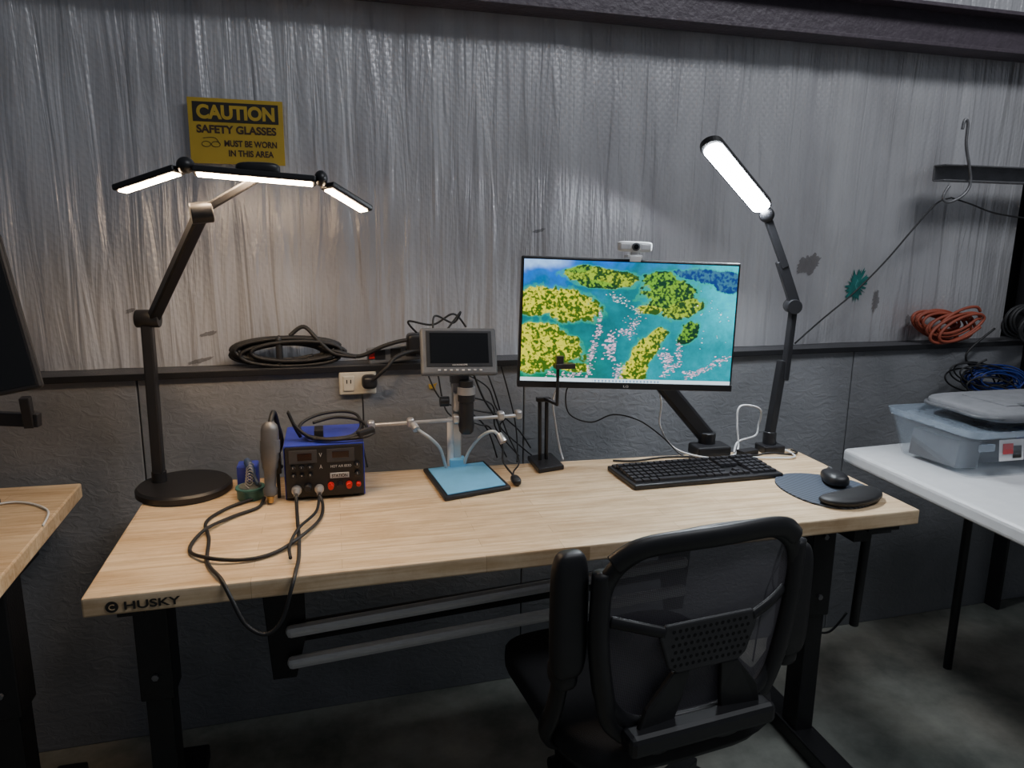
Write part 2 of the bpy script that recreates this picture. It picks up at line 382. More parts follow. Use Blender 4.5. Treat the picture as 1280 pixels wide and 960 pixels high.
g.bar("rack_back_slat",(.26,.54,-.43),(1.45,.54,-.35),.012,.06,BLKM)
g.bar("rack_top_slat",(.26,.50,-.25),(1.45,.50,-.21),.03,.05,BLKM)
g.extr("rack_bracket_right",[(1.36,.48,-.20),(1.48,.48,-.20),(1.46,.48,-.46),(1.40,.48,-.46)],(0,.012,0),BLKM,bevel=.002)
g.box("rack_hanger_l",(.30,.5,-.13),(.03,.02,.15),BLKM)
g.box("rack_hanger_r",(1.42,.5,-.13),(.03,.02,.15),BLKM)

g=bench("workbench",(-2.0,-.02),(-.17,.03),(-.195,.66),(-2.0,.68),WOOD2,(-1.8,-.27))
g=G("white_usb_cable",(-.2,.5,0))
g.tube("wire",[(-.55,.52,.004),(-.40,.50,.004),(-.3,.53,.004),(-.21,.46,.004),(-.185,.36,.003)],.0025,WHT)
g=G("desktop_monitor",(-.475,.36,.43),(math.radians(-8),math.radians(-9),math.radians(12)),local=True)
g.box("body",(0,0,0),(.58,.03,.34),BLK,bevel=.006)
g.box("screen",(0,-.0155,0),(.56,.002,.32),DSCR)
g=G("desktop_monitor_stand",(-.46,.42,0))
g.box("foot",(-.46,.44,.006),(.25,.2,.012),BLK)
g.box("column",(-.46,.46,.20),(.05,.03,.38),BLK)
g.bar("arm",(-.46,.445,.25),(-.18,.40,.235),.02,.03,BLK)
g.bar("arm_b",(-.20,.40,.22),(-.20,.39,.29),.02,.02,BLK)

# ---------------------------------------------------------------- right folding table + items
g=G("folding_table",(2.6,.2,-ZT))
g.extr("top",[(2.0,-.30,-.055),(3.3,-.30,-.055),(3.3,.66,-.055),(2.03,.56,-.055)],(0,0,.045),WHT,bevel=.012,seg=3)
for x in(2.5,3.1):
    for y in(.0,.5): g.cyl("leg_%d_%d"%(x*10,y*10+1),(x,y,-.055),(x,y,-ZT),.014,BLKM)
g=G("storage_bin",(2.45,.4,-.01))
def binshell(z0,z1,sx0,sy0,sx1,sy1,cx,cy,th):
    vs=[]
    def ring(sx,sy,z):
        pts=[];rr=.03
        for (ax,ay,st) in((1,1,0),(-1,1,90),(-1,-1,180),(1,-1,270)):
            for k in range(5):
                an=math.radians(st+90*k/4); pts.append((cx+ax*(sx-rr)+rr*math.cos(an),cy+ay*(sy-rr)+rr*math.sin(an),z))
        return pts
    R=[ring(sx0,sy0,z0),ring(sx1,sy1,z1),ring(sx1-th,sy1-th,z1),ring(sx0-th,sy0-th,z0+th)]
    n=20;fs=[]
    for r_ in R: vs+=r_
    for i in range(3):
        for k in range(n): fs.append((i*n+k,i*n+(k+1)%n,(i+1)*n+(k+1)%n,(i+1)*n+k))
    fs.append(tuple(range(n))[::-1]); fs.append(tuple(3*n+k for k in range(n)))
    return vs,fs
vs,fs=binshell(-.01,.125,.28,.14,.31,.165,2.46,.36,.004); g.add("tub",vs,fs,CLEAR,smooth=False)
RIM=mat("rim_plastic",(.38,.46,.55),.3,alpha=.36)
vs,fs=binshell(.112,.132,.312,.167,.318,.173,2.46,.36,.002); g.add("lid",vs,fs,RIM)
for x in(2.2,2.46,2.72): g.box("handle_rib_%d"%int(x*100),(x,.20,.085),(.05,.008,.02),RIM)
g.box("label",(2.30,.212,.07),(.085,.001,.06),WHT,rot=(math.radians(-8),0,0))
g.box("label_photo",(2.285,.2095,.075),(.035,.001,.030),RED,rot=(math.radians(-8),0,0))
g.box("label_text",(2.318,.2095,.065),(.03,.001,.035),INK,rot=(math.radians(-8),0,0))
g.blob("contents_dark",(2.35,.38,.045),(.11,.10,.050),BLK,.6,.6)
g.blob("contents_white",(2.56,.36,.045),(.13,.10,.045),WHT,.6,.6)
g.blob("contents_blue",(2.47,.30,.055),(.07,.05,.05),BLUW,.6,.6)
g.box("contents_box",(2.22,.36,.04),(.09,.16,.08),GRY,rot=(0,.1,.1))
g=G("laptop_bag",(2.5,.36,.15))
g.blob("body",(2.50,.37,.155),(.25,.15,.020),LGRY,.45,.35)
g.tube("piping",[(2.26,.25,.153),(2.5,.22,.153),(2.74,.25,.153),(2.76,.37,.153),(2.74,.49,.153),(2.5,.52,.153),(2.26,.49,.153),(2.24,.37,.153)],.006,GRY,cyc=True)
g.tube("handle",[(2.40,.30,.174),(2.42,.26,.188),(2.50,.25,.191),(2.58,.26,.186),(2.60,.30,.174)],.007,GRY)
g.box("pocket",(2.50,.37,.175),(.30,.16,.005),LGRY)
g=G("wood_board",(2.6,.05,0)); g.box("board",(2.62,.02,-.003),(.5,.22,.012),TAN,rot=(0,0,.1))

def coil(g,name,c,rx,rz,n,r,m,jit=.02,ydir=True,tilt=0):
    pts=[]
    for k in range(n*10):
        a=2*math.pi*k/10
        j=lambda: random.uniform(-jit,jit)
        if k%10==0: jx,jz,jr=j(),j(),1+random.uniform(-.15,.12)
        pts.append((c[0]+jx+rx*jr*math.cos(a),c[1]-.012-.018*(k/(n*10)),c[2]+jz+rz*jr*math.sin(a)+tilt*math.cos(a)))
    return g.tube(name,pts,r,m,sub=4)

g=wallG("black_cable_coil")
for i in range(3):
    coil(g,"loops_%d"%i,(.31+.02*i,.045-.01*i,.318),.13,.030,4,.0055,BLKR,jit=.010)
g.box("velcro_tie",(.31,.02,.318),(.018,.05,.085),BLKR,bevel=.008)
g.tube("tail",[(.40,.02,.345),(.44,.0,.32),(.47,-.01,.315),(.53,-.01,.30),(.60,-.025,.33),(.66,-.03,.345),(.71,-.03,.34)],.006,BLKR)
g.tube("tail_2",[(.34,.02,.36),(.38,.02,.385),(.42,0,.345),(.46,-.01,.31),(.52,-.02,.30)],.006,BLKR)
g=wallG("wall_outlet")
g.box("plate",(.523,-.008,.222),(.105,.014,.068),IVO,bevel=.004)
g.box("socket_l",(.497,-.016,.222),(.032,.006,.045),IVO,bevel=.003)
g.box("slot_a",(.492,-.0195,.228),(.003,.002,.012),INK); g.box("slot_b",(.503,-.0195,.228),(.003,.002,.012),INK)
g.blob("plug",(.555,-.030,.228),(.022,.026,.02),BLK,.6,.6)
g.tube("plug_cord",[(.555,-.05,.23),(.60,-.06,.27),(.63,-.05,.30),(.68,-.04,.315),(.72,-.04,.32)],.006,BLKR)
g.tube("lower_cord",[(.535,-.02,.19),(.535,-.03,.12),(.53,-.04,.05),(.54,-.06,-.02)],.0025,BLKR)
g=wallG("power_strip")
g.box("body",(.64,.02,.300),(.17,.05,.045),GRY,rot=(0,math.radians(-5),0),bevel=.006)
for i in range(3): g.box("socket_%d"%i,(.59+.045*i,-.006,.302+.003*i),(.03,.003,.028),BLK)
g.box("switch",(.566,-.006,.300),(.016,.005,.02),RED)
g.blob("adapter",(.70,-.02,.335),(.035,.025,.03),BLK,.4,.4)
g.tube("cord",[(.70,-.02,.36),(.67,-.03,.40),(.74,-.04,.39),(.80,-.04,.42),(.84,-.03,.38)],.003,BLKR)
for i,(dx,dz) in enumerate([(0,0),(.03,-.04),(.07,.02),(.11,-.02)]):
    g.tube("drop_cord_%d"%i,[(.70+dx,-.03,.31),(.72+dx,-.05,.25),(.76+dx*.6,-.06,.17+dz),(.84+dx,-.06,.13+dz),(.90+dx*.4,-.05,.07),(.93+dx,-.06,-.02)],.0024,BLKR)
g.tube("loop_cord",[(.84,-.05,.24),(.90,-.06,.20),(.93,-.06,.13),(1.00,-.05,.06),(1.04,-.05,.0)],.0024,BLKR)

g=wallG("yellow_tape_scrap")
x,_,z=wp(.745,.20)
g.extr("scrap",[(x-.014,-.004,z+.008),(x-.004,-.004,z+.004),(x+.012,-.004,z+.010),(x+.006,-.004,z-.002),(x+.008,-.004,z-.014),(x-.004,-.004,z-.006),(x-.010,-.004,z-.010)],(0,.003,0),GOLD)

g=wallG("caution_sign")
D=.052
def S(x,z): return wp(x,z,D)
a=S(.118,.985); b=S(.352,.822); cx=(a[0]+b[0])/2; cz=(a[2]+b[2])/2; sw=b[0]-a[0]; sh=a[2]-b[2]
g.box("plate",(cx,D,cz),(sw,.002,sh),YEL,bevel=.0005)
g.box("header",(cx,D-.0014,cz+sh*.29),(sw*.90,.001,sh*.30),INK)
g.text("header_text","CAUTION",(cx,D-.0022,cz+sh*.29),sw*.82,sh*.22,YEL,bold=.045)
g.text("line_1","SAFETY GLASSES",(cx,D-.0014,cz+sh*.03),sw*.84,sh*.125,INK2,bold=.035)
g.text("line_2","MUST BE WORN",(cx+sw*.14,D-.0014,cz-sh*.18),sw*.56,sh*.10,INK2,bold=.03)
g.text("line_3","IN THIS AREA",(cx+sw*.14,D-.0014,cz-sh*.33),sw*.48,sh*.10,INK2,bold=.03)
for sx in(-.33,-.23):
    g.tube("glasses_%d"%int(-sx*100),[(cx+sw*sx+.011*math.cos(t*.785),D-.0014,cz-sh*.2+.007*math.sin(t*.785)) for t in range(8)],.0008,INK2,cyc=True,sub=3,n=5)
g.tube("glasses_temple",[(cx-sw*.19,D-.0014,cz-sh*.19),(cx-sw*.24,D-.0014,cz-sh*.10),(cx-sw*.36,D-.0014,cz-sh*.11)],.0008,INK2,n=5)

g=wallG("steel_channel")
a=wp(2.55,.885,-.05)
g.box("web",((a[0]+.38),-.02,.868),(.80,.006,.05),STEEL)
g.box("flange_top",((a[0]+.38),-.045,.893),(.80,.05,.005),STEEL)
g.box("flange_bottom",((a[0]+.38),-.045,.843),(.80,.05,.005),STEEL)
g.box("standoff",(a[0]+.6,.02,.868),(.05,.08,.04),STEEL)
g=wallG("wire_hook")
q=lambda x,z,d=-.08: wp(x,z,d)
g.tube("wire",[q(2.60,1.02),q(2.605,1.05),q(2.62,1.04),q(2.625,.97),q(2.65,.90),q(2.665,.84),q(2.64,.80),q(2.585,.775),q(2.555,.785),q(2.56,.81),q(2.575,.83)],.005,STEEL)
g=wallG("hanging_cord")
q=lambda x,z,d=-.06: wp(x,z,d)
g.tube("strand_left",[q(2.59,.79),q(2.53,.77),q(2.45,.69),q(2.34,.57),q(2.22,.46),q(2.10,.37),q(2.0,.29,-.03)],.0028,BLKR)
g.tube("strand_right",[q(2.59,.79),q(2.68,.77),q(2.80,.74),q(3.0,.72)],.0028,BLKR)

g=wallG("orange_extension_cord")
for i in range(4):
    c=wp(2.60+.02*i,.345+.012*(i%2),.03); coil(g,"loops_%d"%i,(c[0]-.02,.045-.018*i,c[2]-.01),.105,.042,3,.0055,ORG,jit=.020,tilt=.02*(i-1.5))
g=wallG("dark_cable_coil")
for i in range(3):
    c=wp(2.93+.02*i,.34,.0); coil(g,"loops_%d"%i,(c[0],-.03-.02*i,c[2]),.075,.05,3,.006,BLKR,jit=.02)
g.tube("tail",[(2.80,-.06,.33),(2.68,-.07,.25),(2.70,-.07,.20),(2.76,-.08,.22)],.004,BLKR)
g=wallG("blue_wire_coil")
for i in range(4):
    coil(g,"loops_%d"%i,(2.80,-.04-.015*i,.16-.010*i),.115,.038,5,.003,BLUW,jit=.022,tilt=-.01)
    coil(g,"dark_loops_%d"%i,(2.74,-.05-.015*i,.14),.115,.04,2,.003,BLKR,jit=.03,tilt=-.02)

# ---------------------------------------------------------------- left desk lamp (three-bar)
g=G("desk_lamp",(.075,.54,0))
g.lathe("base",(.078,.54,0),(.078,.54,.022),[(0,.110),(.15,.114),(.75,.114),(1,.108)],BLK,n=64)
g.cyl("post_collar",(.015,.565,.02),(.015,.565,.05),.018,BLK)
g.bar("lower_arm",(.015,.565,.045),(.018,.57,.43),.026,.034,BLK,bevel=.004)
g.cyl("elbow",(-.006,.57,.438),(.048,.565,.438),.022,BLK)
g.bar("middle_arm",(.034,.565,.44),(.20,.31,.685),.028,.022,BLK,bevel=.004)
g.cyl("elbow_2",(.180,.305,.685),(.222,.315,.690),.022,BLK)
g.bar("upper_arm",(.20,.31,.69),(.315,.33,.762),.026,.018,BLK,bevel=.004)
g.blob("head_joint",(.318,.32,.780),(.045,.022,.014),BLK,.6,.6)
def ledbar(g,name,a,b,w,m,th=.014,led=.55,nrm=(0,-.22,-.97),ext=.0):
    a=Vector(a);b=Vector(b); d=(b-a).normalized(); n=Vector(nrm); n=(n-d*n.dot(d)).normalized()
    g.bar(name+"_housing",a-d*ext,b+d*ext,w,th,BLK,up=-n,bevel=.004)
    off=n*(th/2+.0012)
    g.bar(name+"_led",a+off+d*.008,b+off-d*.008,w*led,.002,m,up=-n,bevel=0)
ledbar(g,"center",(.192,.30,.772),(.437,.30,.757),.042,LEDW)
ledbar(g,"left_wing",(.165,.305,.774),(.03,.38,.735),.042,LEDW,nrm=(0,-.12,-.99))
ledbar(g,"right_wing",(.458,.305,.750),(.545,.38,.702),.042,LEDW,nrm=(0,-.12,-.99))
g.blob("hinge_l",(.178,.302,.782),(.018,.022,.017),BLK)
g.blob("hinge_r",(.447,.302,.763),(.014,.022,.017),BLK)

# ---------------------------------------------------------------- right lamp
g=G("clamp_lamp",(1.75,.56,0))
g.box("clamp",(1.755,.545,.012),(.07,.06,.024),BLK,bevel=.004)
g.cyl("socket",(1.755,.55,.02),(1.757,.555,.06),.02,BLK)
g.bar("lower_arm",(1.757,.555,.05),(1.79,.57,.28),.022,.030,BLK,bevel=.003)
g.bar("lower_arm_b",(1.795,.56,.22),(1.815,.575,.44),.018,.024,BLK,bevel=.003)
g.cyl("elbow",(1.80,.545,.445),(1.82,.60,.445),.022,BLK)
g.bar("upper_arm",(1.815,.57,.45),(1.765,.585,.58),.026,.030,BLK,bevel=.003)
g.bar("upper_arm_b",(1.775,.575,.56),(1.712,.59,.705),.018,.022,BLK,bevel=.003)
g.blob("head_joint",(1.708,.588,.712),(.022,.022,.022),BLK)
A=Vector((1.700,.585,.722)); B=Vector((1.405,.405,.885))
d=(B-A).normalized(); n=Vector((-.35,-.75,-.62)); n=(n-d*n.dot(d)).normalized(); xx=d.cross(n).normalized()
def paddle(name,wd,th,off,m,L0,L1,n=n,d=d):
    pts=[]
    for k in range(13):
        a=-math.pi/2+math.pi*k/12; pts.append(A+d*(L1-wd/2+wd/2*math.cos(a))+xx*(wd/2*math.sin(a))+n*off)
    for k in range(13):
        a=math.pi/2+math.pi*k/12; pts.append(A+d*(L0+wd/2+wd/2*math.cos(a))+xx*(wd/2*math.sin(a))+n*off)
    g.extr(name,pts,n*th,m,bevel=.002 if th>.005 else 0)
LL=(B-A).length
paddle("head_shell",.060,.016,-.016,BLK,0,LL)
paddle("head_led",.050,.0015,.0005,LEDC,.008,LL-.014)

# ---------------------------------------------------------------- power supply / soldering station
g=G("soldering_station",(.425,.51,0))
x0,x1,y0,y1,z1=.332,.522,.412,.60,.135
g.box("chassis",((x0+x1)/2,(y0+y1)/2,.008+z1/2-.004),(x1-x0-.004,y1-y0-.004,z1-.008),BLK)
g.box("cover_top",((x0+x1)/2,(y0+y1)/2+.002,z1+.002),(x1-x0+.002,y1-y0,.003),BLUE)
for x in(x0,x1): g.box("cover_side_%d"%int(x*1000),(x,(y0+y1)/2+.002,.07),(.003,y1-y0,z1),BLUE)
g.box("front_panel",((x0+x1)/2,y0-.002,.072),(x1-x0-.004,.006,z1-.006),BLK,bevel=.002)
for x in(.35,.5):
    for y in(.43,.58): g.cyl("rubber_foot_%d%d"%(x*100,y*100),(x,y,0),(x,y,.009),.009,BLKR)
fy=y0-.0055
PNL=mat("panel_gray",(.05,.05,.055),.5)
LBL=mat("label_white",(.55,.55,.55),.5)
g.box("display_frame_l",(.376,fy,.112),(.066,.002,.034),PNL); g.box("display_l",(.380,fy-.0015,.112),(.034,.001,.018),mat("lcd_red",(.02,.004,.004),.15))
g.box("display_frame_r",(.466,fy,.112),(.066,.002,.034),PNL); g.box("display_r",(.466,fy-.0015,.114),(.04,.001,.016),mat("lcd_red2",(.02,.005,.005),.15))
g.text("v_label","V",(.418,fy-.001,.115),.007,.01,LBL); g.text("a_label","A",(.418,fy-.001,.085),.007,.01,LBL)
g.text("model_text","HOT AIR 853D",(.466,fy-.001,.084),.05,.006,LBL)
g.box("logo_plate",(.462,fy-.0005,.060),(.046,.002,.014),LBL); g.text("logo","STATION",(.462,fy-.002,.060),.038,.008,INK,bold=.02)
for i,(x,z,rr) in enumerate([(.352,.085,.006),(.372,.085,.006),(.392,.085,.006),(.352,.065,.006),(.372,.065,.005),(.392,.065,.005),(.505,.085,.007),(.505,.062,.007)]):
    g.cyl("knob_%d"%i,(x,fy,z),(x,fy-.010,z),rr,BLK); g.box("tick_%d"%i,(x,fy-.0105,z+rr*.5),(.0012,.001,rr*.8),LBL)
for i,x in enumerate((.440,.462,.484)):
    g.lathe("terminal_%d"%i,(x,fy,.036),(x,fy-.020,.036),[(0,.008),(.3,.008),(.35,.005),(.6,.005),(.62,.007),(1,.0065)],RED if i!=1 else BLK,n=16)
g.lathe("jack_l",(.358,fy,.030),(.358,fy-.03,.026),[(0,.012),(.3,.012),(.35,.009),(1,.006)],SIL,n=20)
g.lathe("jack_r",(.412,fy,.030),(.412,fy-.03,.026),[(0,.011),(.3,.011),(.35,.008),(1,.006)],SIL,n=20)
g.lathe("dial",(.385,fy,.034),(.385,fy-.014,.034),[(0,.010),(.8,.009),(1,.007)],BLK,n=20)
g.lathe("dial_red",(.507,fy,.036),(.507,fy-.014,.036),[(0,.006),(.8,.006),(1,.004)],RED,n=20)
g=G("coiled_power_lead",(.43,.5,.15))
g.tube("loop",[(.37,.47,.146),(.36,.46,.17),(.35,.45,.20),(.345,.45,.215),(.36,.45,.18),(.40,.44,.150),(.46,.44,.146),(.50,.45,.150),(.52,.48,.165),(.51,.52,.185),(.47,.54,.19),(.41,.53,.185),(.37,.50,.17),(.38,.46,.155),(.44,.43,.147),(.52,.42,.150),(.55,.43,.158)],.0042,BLKR)
g.tube("loop_b",[(.38,.49,.146),(.40,.44,.148),(.47,.42,.148),(.53,.44,.16),(.52,.49,.175),(.46,.52,.18),(.40,.51,.17)],.004,BLKR)
g.box("adapter",(.415,.47,.155),(.022,.05,.022),BLK); g.box("plug",(.53,.43,.160),(.045,.02,.018),BLK,rot=(0,-.15,.3),bevel=.004)

GUN=mat("gun_silver",(.17,.17,.175),.38,.5)
g=G("hot_air_gun",(.3,.42,.1))
a=(.302,.425,.20); b=(.296,.400,.004)
g.lathe("handle",a,b,[(0,.010),(.04,.018),(.10,.021),(.45,.022),(.50,.019),(.56,.019),(.60,.015),(.80,.013),(.83,.017),(.90,.016),(.93,.007),(1,.006)],GUN,n=28)
g.lathe("grip_band",(.301,.422,.155),(.300,.418,.125),[(0,.0235),(1,.0235)],GRY,n=28)
g.lathe("nozzle",(.2965,.402,.02),(.296,.40,.004),[(0,.0085),(1,.0075)],mat("brass",(.6,.4,.15),.35,.8),n=18)
g.tube("hose",[(.303,.43,.195),(.31,.46,.215),(.315,.50,.17),(.32,.52,.12),(.30,.54,.06),(.31,.60,.03)],.006,BLKR)
g.box("cradle",(.308,.436,.09),(.03,.012,.05),BLKM)
g.box("cradle_post",(.314,.44,.045),(.008,.008,.09),BLKM)
g=G("soldering_iron_stand",(.24,.47,0))
g.lathe("sponge_tin",(.245,.455,0),(.245,.455,.03),[(0,.030),(.1,.032),(.8,.032),(.85,.035),(1,.035)],GRN,n=32)
g.lathe("brass_wool",(.245,.455,.028),(.245,.455,.036),[(0,.028),(.6,.026),(1,.018)],mat("sponge_top",(.16,.17,.15),.8,bump=.6),n=28)
g.box("holder_block",(.235,.52,.035),(.05,.05,.07),BLUE,bevel=.004)
g.lathe("iron_handle",(.235,.50,.085),(.265,.44,.04),[(0,.007),(.1,.010),(.5,.009),(.6,.006),(1,.004)],mat("iron_blue",(.04,.07,.16),.4),n=18)
g.tube("spring",[(.245+.009*math.cos(t*1.57),.485-.002*t,.075-.0012*t+.009*math.sin(t*1.57)) for t in range(28)],.0013,SIL,n=5,sub=3)

g=G("test_lead_cable",(.28,.2,0))
g.tube("lead_a",[(.358,.372,.026),(.360,.34,.012),(.365,.26,.006),(.372,.16,.005),(.375,.06,.005),(.372,.0,.006),(.365,-.03,-.012),(.345,-.045,-.07),(.315,-.05,-.092),(.28,-.045,-.07),(.255,-.03,-.02),(.235,.0,.006),(.20,.08,.005),(.185,.20,.005),(.165,.30,.005),(.20,.38,.005),(.255,.43,.006)],.004,BLKR)
g.tube("lead_b",[(.412,.372,.026),(.420,.34,.01),(.415,.27,.005),(.385,.18,.009),(.33,.10,.006),(.27,.075,.006),(.20,.09,.010),(.155,.15,.005),(.17,.24,.010),(.22,.32,.006),(.27,.37,.005),(.28,.42,.01)],.004,BLKR)
g.tube("lead_c",[(.412,.372,.024),(.405,.30,.010),(.37,.20,.013),(.355,.12,.009),(.36,.05,.012)],.0035,BLKR)

# ---------------------------------------------------------------- digital microscope
g=G("digital_microscope",(.78,.5,0))
g.extr("base_plate",[(.688,.57,0),(.868,.605,0),(.893,.375,0),(.712,.325,0)],(0,0,.010),BLK,bevel=.003)
g.extr("work_mat",[(.700,.555,.010),(.860,.585,.010),(.880,.385,.010),(.722,.342,.010)],(0,0,.003),MATB,bevel=.001)
g.bar("column",(.783,.575,.01),(.783,.575,.27),.024,.016,SIL,up=(0,1,0))
g.cyl("column_rod",(.765,.57,.01),(.765,.57,.15),.009,WHT)
g.box("column_foot",(.783,.57,.022),(.045,.035,.026),MATB,bevel=.003)
g.lathe("barrel",(.803,.53,.262),(.803,.53,.115),[(0,.019),(.25,.019),(.27,.023),(.38,.023),(.40,.020),(.75,.020),(.80,.022),(.95,.020),(1,.015)],BLK,n=32)
g.lathe("focus_ring",(.803,.53,.245),(.803,.53,.225),[(0,.0245),(1,.0245)],SIL,n=32)
g.box("carriage",(.79,.555,.20),(.04,.04,.05),SIL,bevel=.004)
g.cyl("focus_knob",(.76,.56,.20),(.735,.56,.20),.014,BLK)
g.box("screen_neck",(.79,.565,.275),(.05,.025,.05),GRY)
tl=math.radians(-22)
S0=Vector((.785,.545,.338)); RX=Euler((tl,math.radians(1.5),0))
def sb(name,c,s,m,b=.001): g.box(name,S0+RX.to_matrix()@Vector(c),s,m,rot=tuple(RX),bevel=b)
sb("screen_body",(0,0,0),(.205,.024,.128),GRY,.006)
sb("screen_bezel",(0,-.0125,.006),(.178,.002,.098),BLK)
sb("screen_glass",(0,-.014,.008),(.158,.001,.082),DSCR,0)
for i in range(8): sb("button_%d"%i,(-.056+.016*i,-.0135,-.052),(.007,.003,.004),LBL,0)
g.text("maker_text","MICROSCOPE",S0+RX.to_matrix()@Vector((0,-.0137,-.038)),.04,.004,LBL,rot=(math.pi/2+tl,0,0))
g.cyl("crossbar",(.545,.54,.148),(.955,.53,.158),.005,SIL)
for i,x in enumerate((.548,.652,.775,.90,.95)): g.blob("clamp_%d"%i,(x,.535,.150+.01*(x-.55)/.4),(.010,.014,.013),SIL,.6,.6)
TUB=mat("gooseneck",(.45,.50,.53),.35,.2)
g.tube("gooseneck_l",[(.652,.53,.150),(.672,.51,.135),(.70,.50,.115),(.728,.52,.08),(.745,.545,.03),(.75,.55,.012)],.0045,TUB)
g.tube("gooseneck_r",[(.80,.56,.012),(.812,.54,.06),(.84,.52,.105),(.87,.50,.125),(.89,.49,.11)],.0045,TUB)
g.lathe("lamp_head_r",(.885,.49,.12),(.895,.475,.10),[(0,.007),(.4,.010),(1,.011)],SIL,n=20)
g.lathe("lamp_head_l",(.655,.53,.152),(.665,.51,.138),[(0,.007),(.4,.010),(1,.010)],SIL,n=20)
g.tube("power_cord",[(.83,.56,.27),(.86,.58,.20),(.90,.57,.13),(.91,.55,.06),(.905,.52,.03),(.92,.47,.008),(.925,.43,.006)],.0028,BLKR)
g.tube("cord_b",[(.86,.58,.30),(.90,.60,.20),(.93,.60,.10),(.96,.56,.02),(.93,.50,.006),(.915,.44,.006)],.0022,BLKR)
g.blob("inline_switch",(.915,.415,.012),(.012,.026,.010),BLK,.7,.7)
g.tube("top_cord",[(.72,.57,.39),(.73,.60,.43),(.78,.60,.41),(.80,.60,.44),(.76,.58,.395)],.0028,BLKR)

# ---------------------------------------------------------------- small stand
g=G("phone_tripod_stand",(1.035,.58,0))
g.extr("base",[(.998,.61,0),(1.078,.63,0),(1.078,.505,0),(.998,.485,0)],(0,0,.014),BLKM,bevel=.003)
g.cyl("post_l",(1.024,.565,.012),(1.020,.565,.19),.0055,BLKM); g.cyl("post_r",(1.044,.57,.012),(1.042,.57,.19),.0055,BLKM)
g.box("collar",(1.031,.567,.192),(.040,.018,.012),BLKM)
STD=mat("stand_head",(.05,.045,.04),.4,.3)
g.cyl("mast",(1.048,.49,.19),(1.048,.49,.300),.0045,BLKM)
g.bar("offset_arm",(1.035,.567,.195),(1.048,.49,.195),.012,.008,BLKM)
g.box("clamp_head",(1.064,.485,.302),(.055,.03,.014),STD); g.box("jaw",(1.050,.485,.318),(.020,.018,.024),STD)

# ---------------------------------------------------------------- monitor
mloc=(1.249,.489,.408)
g=G("computer_monitor",mloc,(math.radians(-3),math.radians(1.6),math.radians(-9.5)),local=True)
MW,MH=.604,.357
g.box("shell",(0,.012,0),(MW,.022,MH),BLK,bevel=.004)
g.box("rear_bulge",(0,.032,-.02),(.34,.03,.22),BLK,bevel=.012)
g.box("chin",(0,-.0005,-MH/2+.010),(MW,.004,.018),BLK)
g.text("logo","LG",(0,-.003,-MH/2+.009),.014,.006,LBL)
nx,ny=520,300
SW,SH=MW-.014,MH-.026; zc=.0045
X,Yv=np.meshgrid(np.linspace(0,1,nx+1),np.linspace(0,1,ny+1))
def fbm(s,o,octv=4,ax=1.0):
    A=np.zeros_like(X)
    for j in range(ny+1):
        for i in range(nx+1):
            A[j,i]=noise.fractal(Vector((X[j,i]*1.7*s+o,Yv[j,i]*s*ax,o*1.3)),1.0,2.0,octv)
    return A
n1=fbm(5,3.1); n2=fbm(15,7.7,3); n3=fbm(50,1.2,3)
def lerp(a,b,t): return a+(b-a)*t[...,None]
def ss(t): t=np.clip(t,0,1); return t*t*(3-2*t)
def A3(*c): return np.array(c)
C=lerp(A3(.0,.11,.13),A3(.0,.24,.30),ss(X*1.1+n1*.35-.15))
C=lerp(C,A3(.004,.11,.60),ss((.40-Yv-X*.40)*2.6+n1*.4))
C=lerp(C,A3(.0,.50,.62),ss((X-.74)*4)*ss((.72-Yv)*3))
C=lerp(C,A3(.0,.14,.06),ss((.55-X)*2)*ss((Yv-.45)*2.5)*.9)
C=lerp(C,A3(.35,.62,1.0),ss((.09-Yv+.06*n1-(X-.1)*.3)*12)*ss((.28-X)*6)*.8)
C=C*(1+.16*n2[...,None]+.10*n3[...,None])
# islands: (cx,cy,rx,ry,shear,hue, top light strength)
isl=[(.14,.31,.15,.085,.0,.05),(.22,.38,.13,.10,.1,.15),(.07,.38,.09,.07,.0,.0),
     (.08,.62,.10,.11,.0,.0),(.14,.74,.14,.12,.2,.05),(.04,.84,.07,.08,0,.0),(.22,.68,.05,.06,.3,.2),
     (.32,.11,.13,.05,.1,.45),(.42,.15,.10,.055,.0,.4),(.26,.08,.06,.035,0,.6),(.36,.18,.10,.035,0,.6),
     (.64,.15,.08,.07,.3,.7),(.68,.25,.10,.12,.5,.6),(.74,.37,.08,.08,.5,.45),(.60,.38,.055,.035,0,.3),
     (.79,.55,.04,.08,.35,.7),(.90,.10,.13,.05,-.1,1),(.80,.08,.09,.045,0,1),(.96,.17,.07,.05,0,1),
     (.57,.76,.055,.14,.35,.15),(.54,.90,.06,.12,.2,.1),(.635,.60,.04,.07,.3,.3),(.25,.88,.06,.035,0,.1)]
D0=np.full_like(X,9.0); H=np.zeros_like(X); LX=np.zeros_like(X); LY=np.zeros_like(X)
for cx,cy,rx,ry,rt,hue in isl:
    dx=(X-cx)+(Yv-cy)*rt*.6; dy=(Yv-cy)
    dd=np.sqrt((dx/rx)**2+(dy/ry)**2)*.85
    k=dd<D0; D0=np.where(k,dd,D0); H=np.where(k,hue,H); LX=np.where(k,dx/rx,LX); LY=np.where(k,dy/ry,LY)
dd=D0+n1*.26+n2*.24+n3*.10
C=lerp(C,A3(.02,.34,.20),ss((1.22-dd)*5)*.6)
hi=lerp(A3(.62,.60,.02),A3(.12,.32,.02),ss(H*1.4)); lo=lerp(A3(.030,.090,.004),A3(.002,.030,.014),ss(H*1.4))
far=(H>=.99)[...,None]; hi=np.where(far,A3(.03,.13,.22),hi); lo=np.where(far,A3(.002,.03,.16),lo)
L_=ss(.45+n2*.9+n3*1.7-LX*.22-LY*.30)[...,None]
isc=lo+(hi-lo)*L_
